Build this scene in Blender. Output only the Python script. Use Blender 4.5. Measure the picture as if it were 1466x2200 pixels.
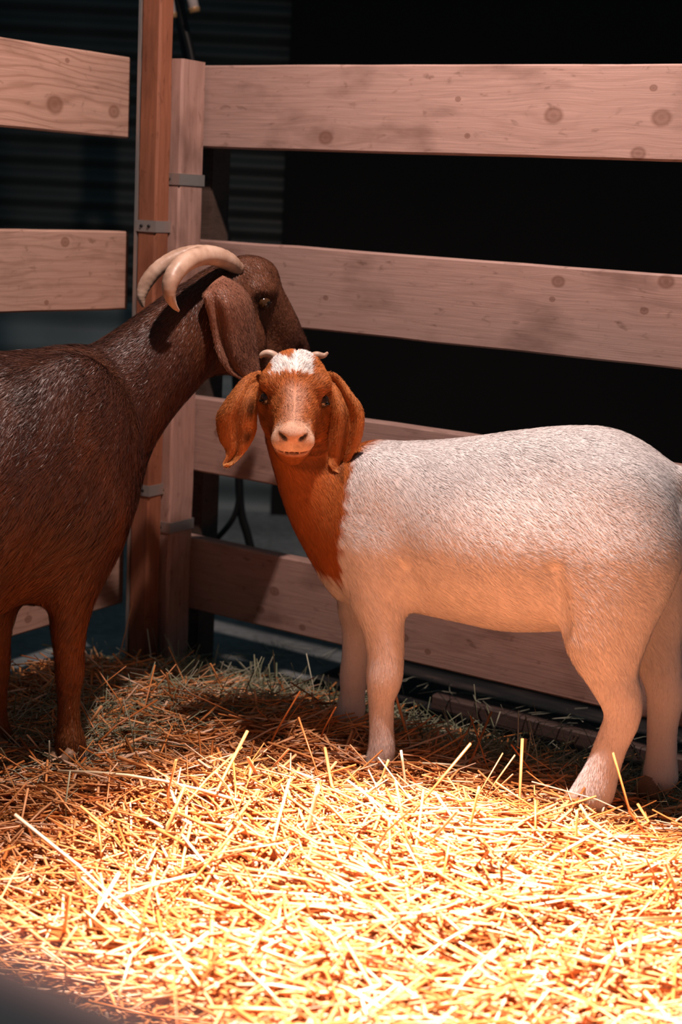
import bpy, math, random
import numpy as np
from mathutils import Vector, Matrix

# ------------------------------------------------------------------ scene, camera, light
for o in list(bpy.data.objects):
    bpy.data.objects.remove(o, do_unlink=True)
SC = bpy.context.scene
COL = SC.collection
rng = np.random.default_rng(7)
random.seed(7)

FPX, PITCH, ROLL, CAMH = 3142.8, math.radians(12.004), math.radians(3.011), 1.20
CF = np.array([0, math.cos(PITCH), -math.sin(PITCH)])
_r = np.array([1.0, 0, 0]); _u = np.cross(_r, CF)
CR = math.cos(ROLL) * _r + math.sin(ROLL) * _u
CU = -math.sin(ROLL) * _r + math.cos(ROLL) * _u
CAM = np.array([0, 0, CAMH])

cd = bpy.data.cameras.new('camera')
cam = bpy.data.objects.new('camera', cd)
COL.objects.link(cam)
cam.matrix_world = Matrix(((CR[0], CU[0], -CF[0], 0), (CR[1], CU[1], -CF[1], 0), (CR[2], CU[2], -CF[2], CAMH), (0, 0, 0, 1)))
cd.sensor_fit = 'VERTICAL'
cd.sensor_height = 36.0
cd.lens = FPX / 2200 * 36.0
cd.clip_start = 0.05
cd.dof.use_dof = True
cd.dof.focus_distance = 2.74
cd.dof.aperture_fstop = 3.2
SC.camera = cam

# weak cool daylight of the barn around the pen
W = bpy.data.worlds.new('barn_ambient')
SC.world = W
W.use_nodes = True
W.node_tree.nodes['Background'].inputs[0].default_value = (0.36, 0.60, 0.72, 1)
W.node_tree.nodes['Background'].inputs[1].default_value = 0.10

# the lamp hanging over the front of the pen
LAMP = Vector((0.0, 2.42, 2.48))
def spot(name, energy, half, aim, soft):
    ld = bpy.data.lights.new(name, 'SPOT')
    ld.energy = energy; ld.color = (1.0, 0.755, 0.675)
    ld.spot_size = math.radians(2 * half); ld.spot_blend = 1.0; ld.shadow_soft_size = soft
    o = bpy.data.objects.new(name, ld); COL.objects.link(o)
    o.location = LAMP
    o.rotation_euler = (Vector(aim) - LAMP).to_track_quat('-Z', 'Y').to_euler()
spot('pen_lamp_beam', 2650, 21.2, (0.17, 1.85, 0.1), 0.03)      # the reflector's hot beam on the straw
spot('pen_lamp_spill', 172, 88, (0.10, 2.40, 0.1), 0.03)      # the same lamp's wide spill

SC.view_settings.view_transform = 'Standard'
SC.view_settings.look = 'None'
SC.view_settings.gamma = 1.0
SC.view_settings.use_curve_mapping = False
SC.view_settings.exposure = 0.28

# ------------------------------------------------------------------ helpers
def ray(x, y):
    return (x - 733) / FPX * CR - (y - 1100) / FPX * CU + CF
def on_plane(x, y, p0, n):
    d = ray(x, y); p0 = np.asarray(p0, float); n = np.asarray(n, float)
    return CAM + d * (((p0 - CAM) @ n) / (d @ n))
def at_depth(x, y, Y):
    d = ray(x, y); return CAM + d * (Y / d[1])
def on_z(x, y, z):
    d = ray(x, y); return CAM + d * ((z - CAMH) / d[2])
def pxm(P):
    return FPX / ((np.asarray(P) - CAM) @ CF)

def nd(nt, t, **kw):
    n = nt.nodes.new(t)
    for k, v in kw.items():
        if k.startswith('i_'):
            key = k[2:]
            n.inputs[int(key) if key.isdigit() else key.replace('_', ' ')].default_value = v
        else:
            setattr(n, k, v)
    return n
def new_mat(name, rough=0.6, spec=0.4, color=(0.5, 0.5, 0.5)):
    m = bpy.data.materials.new(name); m.use_nodes = True
    b = m.node_tree.nodes['Principled BSDF']
    b.inputs['Base Color'].default_value = (*color, 1)
    b.inputs['Roughness'].default_value = rough
    b.inputs['Specular IOR Level'].default_value = spec
    return m, m.node_tree, b
def ramp(nt, stops, fac):
    r = nt.nodes.new('ShaderNodeValToRGB')
    e = r.color_ramp.elements
    while len(e) > 1: e.remove(e[-1])
    e[0].position = stops[0][0]; e[0].color = (*stops[0][1], 1)
    for p, c in stops[1:]:
        k = e.new(p); k.color = (*c, 1)
    nt.links.new(fac, r.inputs[0]); return r.outputs[0]
def mix(nt, fac, a, b, mode='MIX'):
    m = nt.nodes.new('ShaderNodeMix'); m.data_type = 'RGBA'; m.blend_type = mode
    for s, v in ((m.inputs[0], fac), (m.inputs[6], a), (m.inputs[7], b)):
        if hasattr(v, 'node'): nt.links.new(v, s)
        elif isinstance(v, (int, float)): s.default_value = v
        else: s.default_value = (*v, 1)
    return m.outputs[2]
def math_n(nt, op, a, b=None, c=None):
    m = nt.nodes.new('ShaderNodeMath'); m.operation = op
    for s, v in zip(m.inputs, (a, b, c)):
        if v is None: continue
        if hasattr(v, 'node'): nt.links.new(v, s)
        else: s.default_value = v
    return m.outputs[0]

def mesh_np(name, V, faces=None, quads=None, tris=None, mat=None, parent=None, smooth=True, col=None, cnorm=None):
    """V (n,3); quads (m,4) and tris (k,3) arrays, or a python face list."""
    me = bpy.data.meshes.new(name)
    if faces is not None:
        me.from_pydata([tuple(map(float, v)) for v in V], [], faces)
    else:
        q = np.zeros((0, 4), np.int32) if quads is None else np.asarray(quads, np.int32)
        t = np.zeros((0, 3), np.int32) if tris is None else np.asarray(tris, np.int32)
        me.vertices.add(len(V)); me.vertices.foreach_set('co', np.asarray(V, np.float32).ravel())
        nl = q.size + t.size
        me.loops.add(nl); me.loops.foreach_set('vertex_index', np.concatenate([q.ravel(), t.ravel()]).astype(np.int32))
        me.polygons.add(len(q) + len(t))
        st = np.concatenate([np.arange(len(q)) * 4, q.size + np.arange(len(t)) * 3]).astype(np.int32)
        me.polygons.foreach_set('loop_start', st)
        me.update(calc_edges=True)
    if smooth:
        me.polygons.foreach_set('use_smooth', np.ones(len(me.polygons), bool))
    if col is not None:
        a = me.attributes.new('coat', 'FLOAT_COLOR', 'POINT')
        c4 = np.ones((len(V), 4), np.float32); c4[:, :3] = col
        a.data.foreach_set('color', c4.ravel())
    if cnorm is not None:
        a = me.attributes.new('custom_normal', 'FLOAT_VECTOR', 'POINT')
        a.data.foreach_set('vector', np.asarray(cnorm, np.float32).ravel())
    me.validate(); me.update()
    if mat: me.materials.append(mat)
    o = bpy.data.objects.new(name, me); COL.objects.link(o)
    if parent: o.parent = parent
    return o
def empty(name, loc, rz=0.0):
    o = bpy.data.objects.new(name, None); COL.objects.link(o)
    o.location = tuple(map(float, loc)); o.rotation_euler = (0, 0, rz); o.empty_display_size = 0.1
    return o
def tag(o, label=None, cat=None, group=None, kind=None):
    if label: o['label'] = label
    if cat: o['category'] = cat
    if group: o['group'] = group
    if kind: o['kind'] = kind
    return o
def catmull(P, n):
    P = np.asarray(P, float); Q = np.vstack([2 * P[0] - P[1], P, 2 * P[-1] - P[-2]]); out = []
    for i in range(1, len(Q) - 2):
        for t in np.linspace(0, 1, n, endpoint=False):
            a, b, c, d = Q[i - 1], Q[i], Q[i + 1], Q[i + 2]
            out.append(.5 * ((2 * b) + (-a + c) * t + (2 * a - 5 * b + 4 * c - d) * t * t + (-a + 3 * b - 3 * c + d) * t ** 3))
    out.append(P[-1]); return np.array(out)
def tube_mesh(P, R, seg=14, flat=None):
    """closed tube along points P with radii R; returns V, quads, tris"""
    P = np.asarray(P, float); R = np.asarray(R, float); n = len(P)
    T = np.gradient(P, axis=0); T /= np.linalg.norm(T, axis=1)[:, None]
    up = np.array([0, 0, 1.0]) if abs(T[0][2]) < .9 else np.array([1.0, 0, 0])
    V = []
    N = np.cross(T[0], up); N /= np.linalg.norm(N)
    for i in range(n):
        N = N - T[i] * (N @ T[i]); N /= np.linalg.norm(N); B = np.cross(T[i], N)
        a = np.linspace(0, 2 * np.pi, seg, endpoint=False)
        V.append(P[i] + R[i] * (np.cos(a)[:, None] * N + np.sin(a)[:, None] * B * (flat or 1)))
    V = np.vstack(V + [P[:1], P[-1:]])
    q = []
    for i in range(n - 1):
        for j in range(seg):
            k = (j + 1) % seg
            q.append((i * seg + j, i * seg + k, (i + 1) * seg + k, (i + 1) * seg + j))
    t = [(n * seg, (j + 1) % seg, j) for j in range(seg)] + [(n * seg + 1, (n - 1) * seg + j, (n - 1) * seg + (j + 1) % seg) for j in range(seg)]
    return V, np.array(q), np.array(t)

# ------------------------------------------------------------------ signed-distance bodies
class Body:
    """Implicit body in goat coordinates (u forward, v left, z up) turned into one mesh by surface nets."""
    def __init__(s, lo, hi, h):
        s.lo = np.asarray(lo, float); s.h = h
        s.n = np.ceil((np.asarray(hi) - s.lo) / h).astype(int) + 1
        s.F = np.full(s.n, 0.12, np.float32)
        s.ax = [(s.lo[i] + h * np.arange(s.n[i])).astype(np.float32) for i in range(3)]
    def _box(s, lo, hi):
        a = np.clip(np.floor((lo - s.lo) / s.h).astype(int), 0, s.n); b = np.clip(np.ceil((hi - s.lo) / s.h).astype(int) + 1, 0, s.n)
        sl = tuple(slice(x, y) for x, y in zip(a, b))
        g = [s.ax[0][sl[0]][:, None, None], s.ax[1][sl[1]][None, :, None], s.ax[2][sl[2]][None, None, :]]
        return sl, g
    def put(s, sl, d, k, sub=False):
        F = s.F[sl]
        if F.size == 0: return
        if sub:
            b = -d; hh = np.maximum(k - np.abs(F - b), 0) / k
            s.F[sl] = np.maximum(F, b) + hh * hh * k * .25
        else:
            hh = np.maximum(k - np.abs(F - d), 0) / k
            s.F[sl] = np.minimum(F, d) - hh * hh * k * .25
    def ell(s, c, r, k=.03, M=None, sub=False):
        c = np.asarray(c, float); r = np.asarray(r, float); M = np.eye(3) if M is None else np.asarray(M, float)
        e = np.sqrt(((M.T * r[None]) ** 2).sum(1)) if M is not None else r
        e = np.abs(M.T) @ r
        sl, (x, y, z) = s._box(c - e - k - .02, c + e + k + .02)
        x = x - c[0]; y = y - c[1]; z = z - c[2]
        q = [M[i, 0] * x + M[i, 1] * y + M[i, 2] * z for i in range(3)]
        k0 = np.sqrt(sum((q[i] / r[i]) ** 2 for i in range(3))) + 1e-6
        k1 = np.sqrt(sum((q[i] / r[i] ** 2) ** 2 for i in range(3))) + 1e-6
        s.put(sl, k0 * (k0 - 1) / k1, k, sub)
    def chain(s, P, R, k=.03, lat=1.0, n=5, sub=False):
        """smooth limb through P with radii R; lat scales the thickness across the body (v)"""
        Q = catmull(np.column_stack([P, R]), n)
        lo = (Q[:, :3] - Q[:, 3:]).min(0) - k - .02; hi = (Q[:, :3] + Q[:, 3:]).max(0) + k + .02
        sl, (x, y, z) = s._box(lo, hi)
        d = None
        for a, b in zip(Q[:-1], Q[1:]):
            ab = b[:3] - a[:3]; L2 = ab @ ab + 1e-12
            t = np.clip(((x - a[0]) * ab[0] + (y - a[1]) * ab[1] + (z - a[2]) * ab[2]) / L2, 0, 1)
            e = np.sqrt((x - a[0] - t * ab[0]) ** 2 + ((y - a[1] - t * ab[1]) / lat) ** 2 + (z - a[2] - t * ab[2]) ** 2) - (a[3] + t * (b[3] - a[3]))
            d = e if d is None else np.minimum(d, e)
        s.put(sl, d.astype(np.float32), k, sub)
    def loft(s, M, O, st, k=.03, power=2.0, tuck=0.0):
        """sections along the first axis of frame M (rows) at O: st rows = (c, centre, half height, half width, side shift)"""
        st = np.asarray(st, float); Q = catmull(st, 8); Q = Q[np.argsort(Q[:, 0])]
        ends = [O + M.T @ np.array([q[0], sx * q[3], q[1] + sz * q[2]]) for q in Q for sx in (-1, 1) for sz in (-1, 1)]
        ends = np.array(ends)
        sl, (x, y, z) = s._box(ends.min(0) - k - .02, ends.max(0) + k + .02)
        x = x - O[0]; y = y - O[1]; z = z - O[2]
        c, w, b = [M[i, 0] * x + M[i, 1] * y + M[i, 2] * z for i in range(3)]
        cc = np.clip(c, Q[0, 0], Q[-1, 0]); over = np.abs(c - cc)
        f = lambda j: np.interp(cc.ravel(), Q[:, 0], Q[:, j]).reshape(cc.shape)
        bc, rv, rl = f(1), f(2), f(3)
        rl = rl * (1 - tuck * np.clip((bc - b) / rv, 0, 1.2) ** 1.5)
        p, q = np.abs(w) / rl, np.abs(b - bc) / rv
        k0 = (p ** power + q ** power) ** (1 / power) + 1e-6
        k1 = np.sqrt((p / rl) ** 2 + (q / rv) ** 2) + 1e-6
        d = k0 * (k0 - 1) / k1
        d = np.where(over > 0, np.sqrt(np.maximum(d, 0) ** 2 + over ** 2) + np.minimum(d, 0) * 0, d)
        s.put(sl, d.astype(np.float32), k)
    def mesh(s):
        F = s.F; sg = F < 0; n = s.n
        c = np.zeros(n - 1, np.int8)
        corners = [(i, j, k) for i in (0, 1) for j in (0, 1) for k in (0, 1)]
        sl = lambda o: tuple(slice(o[a], n[a] - 1 + o[a]) for a in range(3))
        for o in corners: c += sg[sl(o)]
        idx = np.argwhere((c > 0) & (c < 8))
        ids = np.full(n - 1, -1, np.int64); ids[tuple(idx.T)] = np.arange(len(idx))
        acc = np.zeros((len(idx), 3)); cnt = np.zeros(len(idx))
        val = {o: F[tuple((idx + o).T)] for o in corners}
        for o in corners:
            for a in range(3):
                if o[a] == 0:
                    o2 = list(o); o2[a] = 1; o2 = tuple(o2)
                    f0, f1 = val[o], val[o2]; m = (f0 < 0) != (f1 < 0)
                    t = f0 / np.where(m, f0 - f1, 1)
                    P = np.tile(np.array(o, float), (len(idx), 1)); P[:, a] = t
                    acc[m] += P[m]; cnt[m] += 1
        V = s.lo + s.h * (idx + acc / cnt[:, None])
        quads = []
        for a in range(3):
            b, d = (a + 1) % 3, (a + 2) % 3
            s0 = [slice(None)] * 3; s1 = [slice(None)] * 3
            s0[a] = slice(0, -1); s1[a] = slice(1, None)
            df = sg[tuple(s0)] != sg[tuple(s1)]
            e = np.argwhere(df); e = e[(e[:, b] > 0) & (e[:, d] > 0) & (e[:, b] < n[b] - 1) & (e[:, d] < n[d] - 1)]
            inside = sg[tuple(e.T)]
            def cell(db, dd):
                q = e.copy(); q[:, b] -= db; q[:, d] -= dd; return ids[tuple(q.T)]
            q = np.stack([cell(0, 0), cell(1, 0), cell(1, 1), cell(0, 1)], 1)
            q[~inside] = q[~inside][:, ::-1]
            quads.append(q)
        q = np.vstack(quads)
        return V, q[(q >= 0).all(1)]

def vert_normals(V, Q):
    a = np.cross(V[Q[:, 2]] - V[Q[:, 0]], V[Q[:, 3]] - V[Q[:, 1]])
    N = np.zeros_like(V)
    for i in range(4): np.add.at(N, Q[:, i], a)
    return N / (np.linalg.norm(N, axis=1)[:, None] + 1e-12), np.linalg.norm(a, axis=1) * .5

def make_fur(name, V, Q, N, area, count, flow, length, colour, mat, parent, width=.0007, keep=None, lift=.32, njit=.30, curl=.18, tone=.08):
    w = area * (1.0 if keep is None else keep(V[Q].mean(1)))
    f = rng.choice(len(Q), count, p=w / w.sum())
    a, b = rng.random((2, count, 1))
    q = V[Q[f]]; qn = N[Q[f]]
    bl = lambda A: (A[:, 0] * (1 - a) + A[:, 1] * a) * (1 - b) + (A[:, 3] * (1 - a) + A[:, 2] * a) * b
    P, n = bl(q), bl(qn)
    n /= np.linalg.norm(n, axis=1)[:, None]
    D = flow(P, n); D = D + rng.normal(0, curl, D.shape)
    D -= n * (D * n).sum(1)[:, None]; D /= np.linalg.norm(D, axis=1)[:, None] + 1e-9
    L = (length(P) * rng.uniform(.6, 1.25, count))[:, None]
    lf = lift * rng.uniform(.5, 1.6, (count, 1))
    d1 = D + n * lf; d1 /= np.linalg.norm(d1, axis=1)[:, None]
    d2 = D + n * lf * .35; d2 /= np.linalg.norm(d2, axis=1)[:, None]
    S = np.cross(D, n); S = S + n * rng.normal(0, .35, (count, 1)); S /= np.linalg.norm(S, axis=1)[:, None]
    wd = width * rng.uniform(.7, 1.3, (count, 1))
    r0 = P - n * .001; r1 = P + d1 * L * .5; r2 = r1 + d2 * L * .5
    VV = np.stack([r0 - S * wd, r0 + S * wd, r1 - S * wd * .8, r1 + S * wd * .8, r2], 1).reshape(-1, 3)
    base = np.arange(count)[:, None] * 5
    quads = base + np.array([[0, 1, 3, 2]]); tris = base + np.array([[2, 3, 4]])
    c = colour(P, n) * (rng.uniform(.80, 1.16, (count, 1)) * (1 + tone * vnoise(P, 70, 17) + tone * vnoise(P, 230, 18))[:, None])
    nn = n + rng.normal(0, njit, (count, 3)); nn /= np.linalg.norm(nn, axis=1)[:, None]
    o = mesh_np(name, VV, quads=quads, tris=tris, mat=mat, parent=parent, col=np.repeat(c, 5, 0), cnorm=np.repeat(nn, 5, 0))
    o['kind'] = 'stuff'
    return o

def sstep(a, b, x):
    t = np.clip((x - a) / (b - a), 0, 1); return t * t * (3 - 2 * t)
def vnoise(P, sc, seed=0):
    """cheap smooth noise in about -1..1"""
    r = np.random.default_rng(seed); out = 0
    for i in range(5):
        k = r.normal(0, 1, 3) * sc * (1 + .5 * i); out = out + np.sin(P @ k + r.uniform(0, 6.28)) / (1 + .5 * i)
    return out / 2.4

# ------------------------------------------------------------------ setting: floor and barn walls
CORN = np.array([-0.4822, 3.6168, 0.0])
TH = math.radians(-32.14)
DR = np.array([math.cos(TH), math.sin(TH), 0])          # along the right-hand fence
NR = np.array([math.sin(TH), -math.cos(TH), 0])         # its side facing the pen
DL = NR.copy()                                          # along the left-hand fence
NL = DR.copy()                                          # its side facing the pen

m_floor, nt, b = new_mat('concrete', 0.55, 0.35)
tc = nd(nt, 'ShaderNodeTexCoord'); n1 = nd(nt, 'ShaderNodeTexNoise', i_Scale=2.2, i_Detail=6.0); n2 = nd(nt, 'ShaderNodeTexNoise', i_Scale=35.0, i_Detail=5.0)
nt.links.new(tc.outputs['Object'], n1.inputs[0]); nt.links.new(tc.outputs['Object'], n2.inputs[0])
c1 = ramp(nt, [(.3, (.13, .15, .155)), (.7, (.27, .30, .31))], n1.outputs[0])
c2 = ramp(nt, [(.35, (.5, .5, .5)), (.65, (1, 1, 1))], n2.outputs[0])
nt.links.new(mix(nt, .6, c1, c2, 'MULTIPLY'), b.inputs['Base Color'])
bp = nd(nt, 'ShaderNodeBump', i_Strength=.25, i_Distance=.004); nt.links.new(n2.outputs[0], bp.inputs['Height']); nt.links.new(bp.outputs[0], b.inputs['Normal'])
o = mesh_np('floor', np.array([(-4, -.5, 0), (4.5, -.5, 0), (4.5, 6, 0), (-4, 6, 0), (-4, -.5, -.12), (4.5, -.5, -.12), (4.5, 6, -.12), (-4, 6, -.12)]),
            faces=[(0, 1, 2, 3), (7, 6, 5, 4), (0, 4, 5, 1), (1, 5, 6, 2), (2, 6, 7, 3), (3, 7, 4, 0)], mat=m_floor, smooth=False)
tag(o, kind='structure')

def sheet(name, x0, x1, z0, z1, Y, pitch, amp, col, rough=.5):
    m, nt, b = new_mat(name + '_paint', rough, .35)
    tc = nd(nt, 'ShaderNodeTexCoord'); n1 = nd(nt, 'ShaderNodeTexNoise', i_Scale=3.0, i_Detail=5.0); nt.links.new(tc.outputs['Object'], n1.inputs[0])
    nt.links.new(ramp(nt, [(.3, tuple(c * .75 for c in col)), (.7, tuple(c * 1.2 for c in col))], n1.outputs[0]), b.inputs['Base Color'])
    n = max(2, int((z1 - z0) / pitch * 12)) if amp else 2
    z = np.linspace(z0, z1, n); y = Y + amp * np.sin(2 * np.pi * z / pitch) if amp else np.full(n, Y)
    V = np.vstack([np.column_stack([np.full(n, x), y + dy, z]) for x, dy in ((x0, 0), (x1, 0), (x0, .004), (x1, .004))])
    i = np.arange(n - 1)
    q = np.vstack([np.stack([i, n + i, n + i + 1, i + 1], 1), np.stack([2 * n + i + 1, 3 * n + i + 1, 3 * n + i, 2 * n + i], 1)])
    o = mesh_np(name, V, quads=q, mat=m); return tag(o, kind='structure')
xe = at_depth(610, 450, 5.55)[0]
sheet('wall_back', -3.2, xe, 0.72, 3.4, 5.6, .078, .012, (.042, .048, .047))
sheet('trim_1', -3.2, xe, 0.0, 0.78, 5.57, .16, .016, (.13, .17, .18))
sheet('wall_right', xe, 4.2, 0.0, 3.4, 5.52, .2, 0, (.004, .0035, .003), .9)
bx = at_depth(1365, 915, 5.3)
def box(name, c, s, mat, parent=None, rz=0, bev=.003):
    me = bpy.data.meshes.new(name)
    import bmesh
    bm = bmesh.new(); bmesh.ops.create_cube(bm, size=1)
    for v in bm.verts: v.co = Vector((v.co.x * s[0], v.co.y * s[1], v.co.z * s[2]))
    if bev: bmesh.ops.bevel(bm, geom=list(bm.edges), offset=bev, segments=2, affect='EDGES')
    bm.to_mesh(me); bm.free(); me.materials.append(mat)
    o = bpy.data.objects.new(name, me); COL.objects.link(o); o.location = tuple(map(float, c)); o.rotation_euler = (0, 0, rz)
    if parent: o.parent = parent
    return o
m_black, _, _ = new_mat('black_rubber', .45, .3, (.006, .006, .006))

# ------------------------------------------------------------------ fences
def wood(name, base, knots=(), streak=1.0, rough=.62, seed=0.0):
    m, nt, b = new_mat(name, rough, .3)
    L = nt.links.new
    tc = nd(nt, 'ShaderNodeTexCoord'); sp = nd(nt, 'ShaderNodeSeparateXYZ'); L(tc.outputs['Object'], sp.inputs[0])
    x, y, z = sp.outputs
    kz = z; kmask = None
    for (kx, kzz, r) in knots:
        dx = math_n(nt, 'DIVIDE', math_n(nt, 'SUBTRACT', x, kx), 1.25 * r); dz = math_n(nt, 'DIVIDE', math_n(nt, 'SUBTRACT', z, kzz), r)
        d2 = math_n(nt, 'ADD', math_n(nt, 'MULTIPLY', dx, dx), math_n(nt, 'MULTIPLY', dz, dz))
        wx = math_n(nt, 'EXPONENT', math_n(nt, 'MULTIPLY', math_n(nt, 'ADD', math_n(nt, 'MULTIPLY', dx, math_n(nt, 'MULTIPLY', dx, .25)), math_n(nt, 'MULTIPLY', dz, dz)), -.22))
        kz = math_n(nt, 'SUBTRACT', kz, math_n(nt, 'MULTIPLY', math_n(nt, 'MULTIPLY', math_n(nt, 'SUBTRACT', z, kzz), wx), .75))
        mk = math_n(nt, 'SMOOTH_MIN', 1.0, math_n(nt, 'MAXIMUM', 0.0, math_n(nt, 'MULTIPLY', math_n(nt, 'SUBTRACT', 1.25, d2), 1.6)), .1)
        mk = math_n(nt, 'MULTIPLY', mk, math_n(nt, 'MULTIPLY_ADD', math_n(nt, 'SINE', math_n(nt, 'MULTIPLY', math_n(nt, 'SQRT', d2), 11.0)), .10, .92))
        kmask = mk if kmask is None else math_n(nt, 'MAXIMUM', kmask, mk)
    def vec(sx, sy, sz, off=0.0):
        c = nd(nt, 'ShaderNodeCombineXYZ')
        L(math_n(nt, 'MULTIPLY_ADD', x, sx, seed + off), c.inputs[0]); L(math_n(nt, 'MULTIPLY', y, sy), c.inputs[1]); L(math_n(nt, 'MULTIPLY', kz, sz), c.inputs[2])
        return c.outputs[0]
    low = nd(nt, 'ShaderNodeTexNoise', i_Scale=1.0, i_Detail=3.0); L(vec(1.6, 6, 9), low.inputs[0])
    ring = math_n(nt, 'SINE', math_n(nt, 'MULTIPLY_ADD', kz, 330.0, math_n(nt, 'MULTIPLY', low.outputs[0], 46.0)))
    fine = nd(nt, 'ShaderNodeTexNoise', i_Scale=1.0, i_Detail=4.0, i_Roughness=.65); L(vec(7, 120, 320), fine.inputs[0])
    blot = nd(nt, 'ShaderNodeTexNoise', i_Scale=1.0, i_Detail=5.0); L(vec(5, 12, 13, 9.7), blot.inputs[0])
    scr = nd(nt, 'ShaderNodeTexNoise', i_Scale=1.0, i_Detail=3.0, i_Distortion=.6); L(vec(26, 60, 60, 3.3), scr.inputs[0])
    B = np.array(base)
    c = ramp(nt, [(.25, tuple(B * .78)), (.75, tuple(B * 1.16))], fine.outputs[0])
    rg = math_n(nt, 'MULTIPLY', math_n(nt, 'POWER', math_n(nt, 'MULTIPLY_ADD', ring, .5, .5), 4.0), .34 * streak)
    c = mix(nt, rg, c, tuple(B * np.array([.50, .40, .34])))
    bl = math_n(nt, 'MULTIPLY', math_n(nt, 'MAXIMUM', math_n(nt, 'SUBTRACT', blot.outputs[0], .53), 0.0), 4.2)
    c = mix(nt, bl, c, tuple(B * np.array([.45, .40, .38])))
    sm = math_n(nt, 'MULTIPLY', math_n(nt, 'MAXIMUM', math_n(nt, 'SUBTRACT', scr.outputs[0], .61), 0.0), 5.0)
    c = mix(nt, sm, c, tuple(B * np.array([.40, .34, .30])))
    if kmask is not None:
        c = mix(nt, math_n(nt, 'MULTIPLY', kmask, .62), c, tuple(B * np.array([.34, .22, .16])))
    L(c, b.inputs['Base Color'])
    bp = nd(nt, 'ShaderNodeBump', i_Strength=.35, i_Distance=.0015); L(math_n(nt, 'ADD', fine.outputs[0], math_n(nt, 'MULTIPLY', rg, -.6)), bp.inputs['Height']); L(bp.outputs[0], b.inputs['Normal'])
    return m

def plank(name, L, hgt, thick, mat, parent, loc, rz, seed=0, x0=0.0):
    """board along local +x, front face at local y=0, bottom at z=0, worn rounded edges"""
    r = np.random.default_rng(seed); n = 28
    xs = np.linspace(x0, L, n); wob = lambda a: a * np.convolve(r.normal(0, 1, n + 6), np.ones(7) / 7, 'valid')[:n]
    e = .004
    prof = np.array([(0, e), (0, hgt - e), (e * .8, hgt), (thick - e, hgt), (thick, hgt - e), (thick, e), (thick - e, 0), (e * .8, 0)])
    tw, bw, fw = wob(.0035), wob(.0035), wob(.0022)
    V = np.array([[(x, p[0] + fw[i], p[1] + (tw[i] if p[1] > hgt / 2 else bw[i])) for p in prof] for i, x in enumerate(xs)]).reshape(-1, 3)
    q = [(i * 8 + j, (i + 1) * 8 + j, (i + 1) * 8 + (j + 1) % 8, i * 8 + (j + 1) % 8) for i in range(n - 1) for j in range(8)]
    f = q + [tuple(range(8)), tuple((n - 1) * 8 + j for j in reversed(range(8)))]
    o = mesh_np(name, V, faces=f, mat=mat, parent=parent, smooth=False)
    o.location = tuple(map(float, loc)); o.rotation_euler = (0, 0, rz)
    return o

PINK = (.325, .212, .180)
ZT = [1.4910, 1.0912, .7158, .3617]
ZL = [1.4998, 1.1041, .7060, .3708]
BH = .184
def knots_right(pts, zt):
    out = []
    for (x, y, r) in pts:
        P = on_plane(x, y, CORN, NR); out.append(((P - CORN) @ DR, P[2] - (zt - BH), r))
    return out
def knots_left(pts, zt):
    out = []
    for (x, y, r) in pts:
        P = on_plane(x, y, CORN, NL); out.append(((CORN - P) @ DL * -1, P[2] - (zt - BH), r))
    return out
KR = [[(1190, 248, .018), (1422, 253, .018), (985, 213, .006), (1405, 189, .007), (700, 296, .016), (1372, 330, .014), (1005, 292, .006)],
      [(1187, 643, .006), (1385, 668, .008), (1200, 605, .013), (1432, 605, .015), (700, 640, .006)],
      [(470, 930, .012), (1200, 1000, .012)],
      [(560, 1310, .010), (650, 1348, .008), (870, 1370, .010), (920, 1400, .007), (590, 1270, .012)]]
KL = [[(118, 225, .022), (245, 240, .016), (145, 130, .006)], [(100, 650, .006), (140, 520, .012)], [(100, 900, .01)], [(60, 1330, .01)]]

fr = empty('board_fence', CORN, TH)
tag(fr, 'long fence of four pale pink-brown boards behind the white-bodied kid', 'fence')
for i in range(4):
    mt = wood('pine_right_%d' % i, np.array(PINK) * (1, .98, .98, .97)[i], knots_right(KR[i], ZT[i]), .5, seed=i * 3.7)
    plank('board', 2.6, BH, .038, mt, fr, (0, 0, ZT[i] - BH), 0, seed=i + 1, x0=.012)
fl = empty('board_fence', CORN, math.atan2(DL[1], DL[0]))
tag(fl, 'short fence of four boards behind the dark brown goat', 'fence')
# left boards run along DL with their front face towards NL: local y=+ must point away from the pen
P0 = on_plane(279, 210, CORN, NL); sl0 = (P0 - CORN) @ DL
for i in range(4):
    mt = wood('pine_left_%d' % i, np.array((.375, .232, .178)), [(-abs(k[0]), k[1], k[2]) for k in knots_left(KL[i], ZL[i])], 1.5 if i == 0 else .9, seed=20 + i * 5.1)
    o = plank('board', -sl0 + .004 * i, BH, .038, mt, fl, (0, 0, ZL[i] - BH), math.pi, seed=i + 11, x0=-1.9)
    o.rotation_euler = (0, 0, math.pi)

# corner posts: the square one in front of the right-hand boards, the slim stained one beside it
m_post = wood('post_pine', (.33, .20, .165), [(0, 0, .0001)], .7, seed=41)
m_stain = wood('post_stained', (.23, .086, .046), (), .5, seed=47)
m_dark = wood('post_dark', (.07, .045, .035), (), .5, seed=53)
m_steel, nt, b = new_mat('galvanised_strap', .42, .5, (.46, .43, .41)); b.inputs['Metallic'].default_value = .7
n1 = nd(nt, 'ShaderNodeTexNoise', i_Scale=60.0, i_Detail=4.0); nt.links.new(ramp(nt, [(.35, (.24, .20, .18)), (.65, (.52, .48, .45))], n1.outputs[0]), b.inputs['Base Color'])

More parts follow.
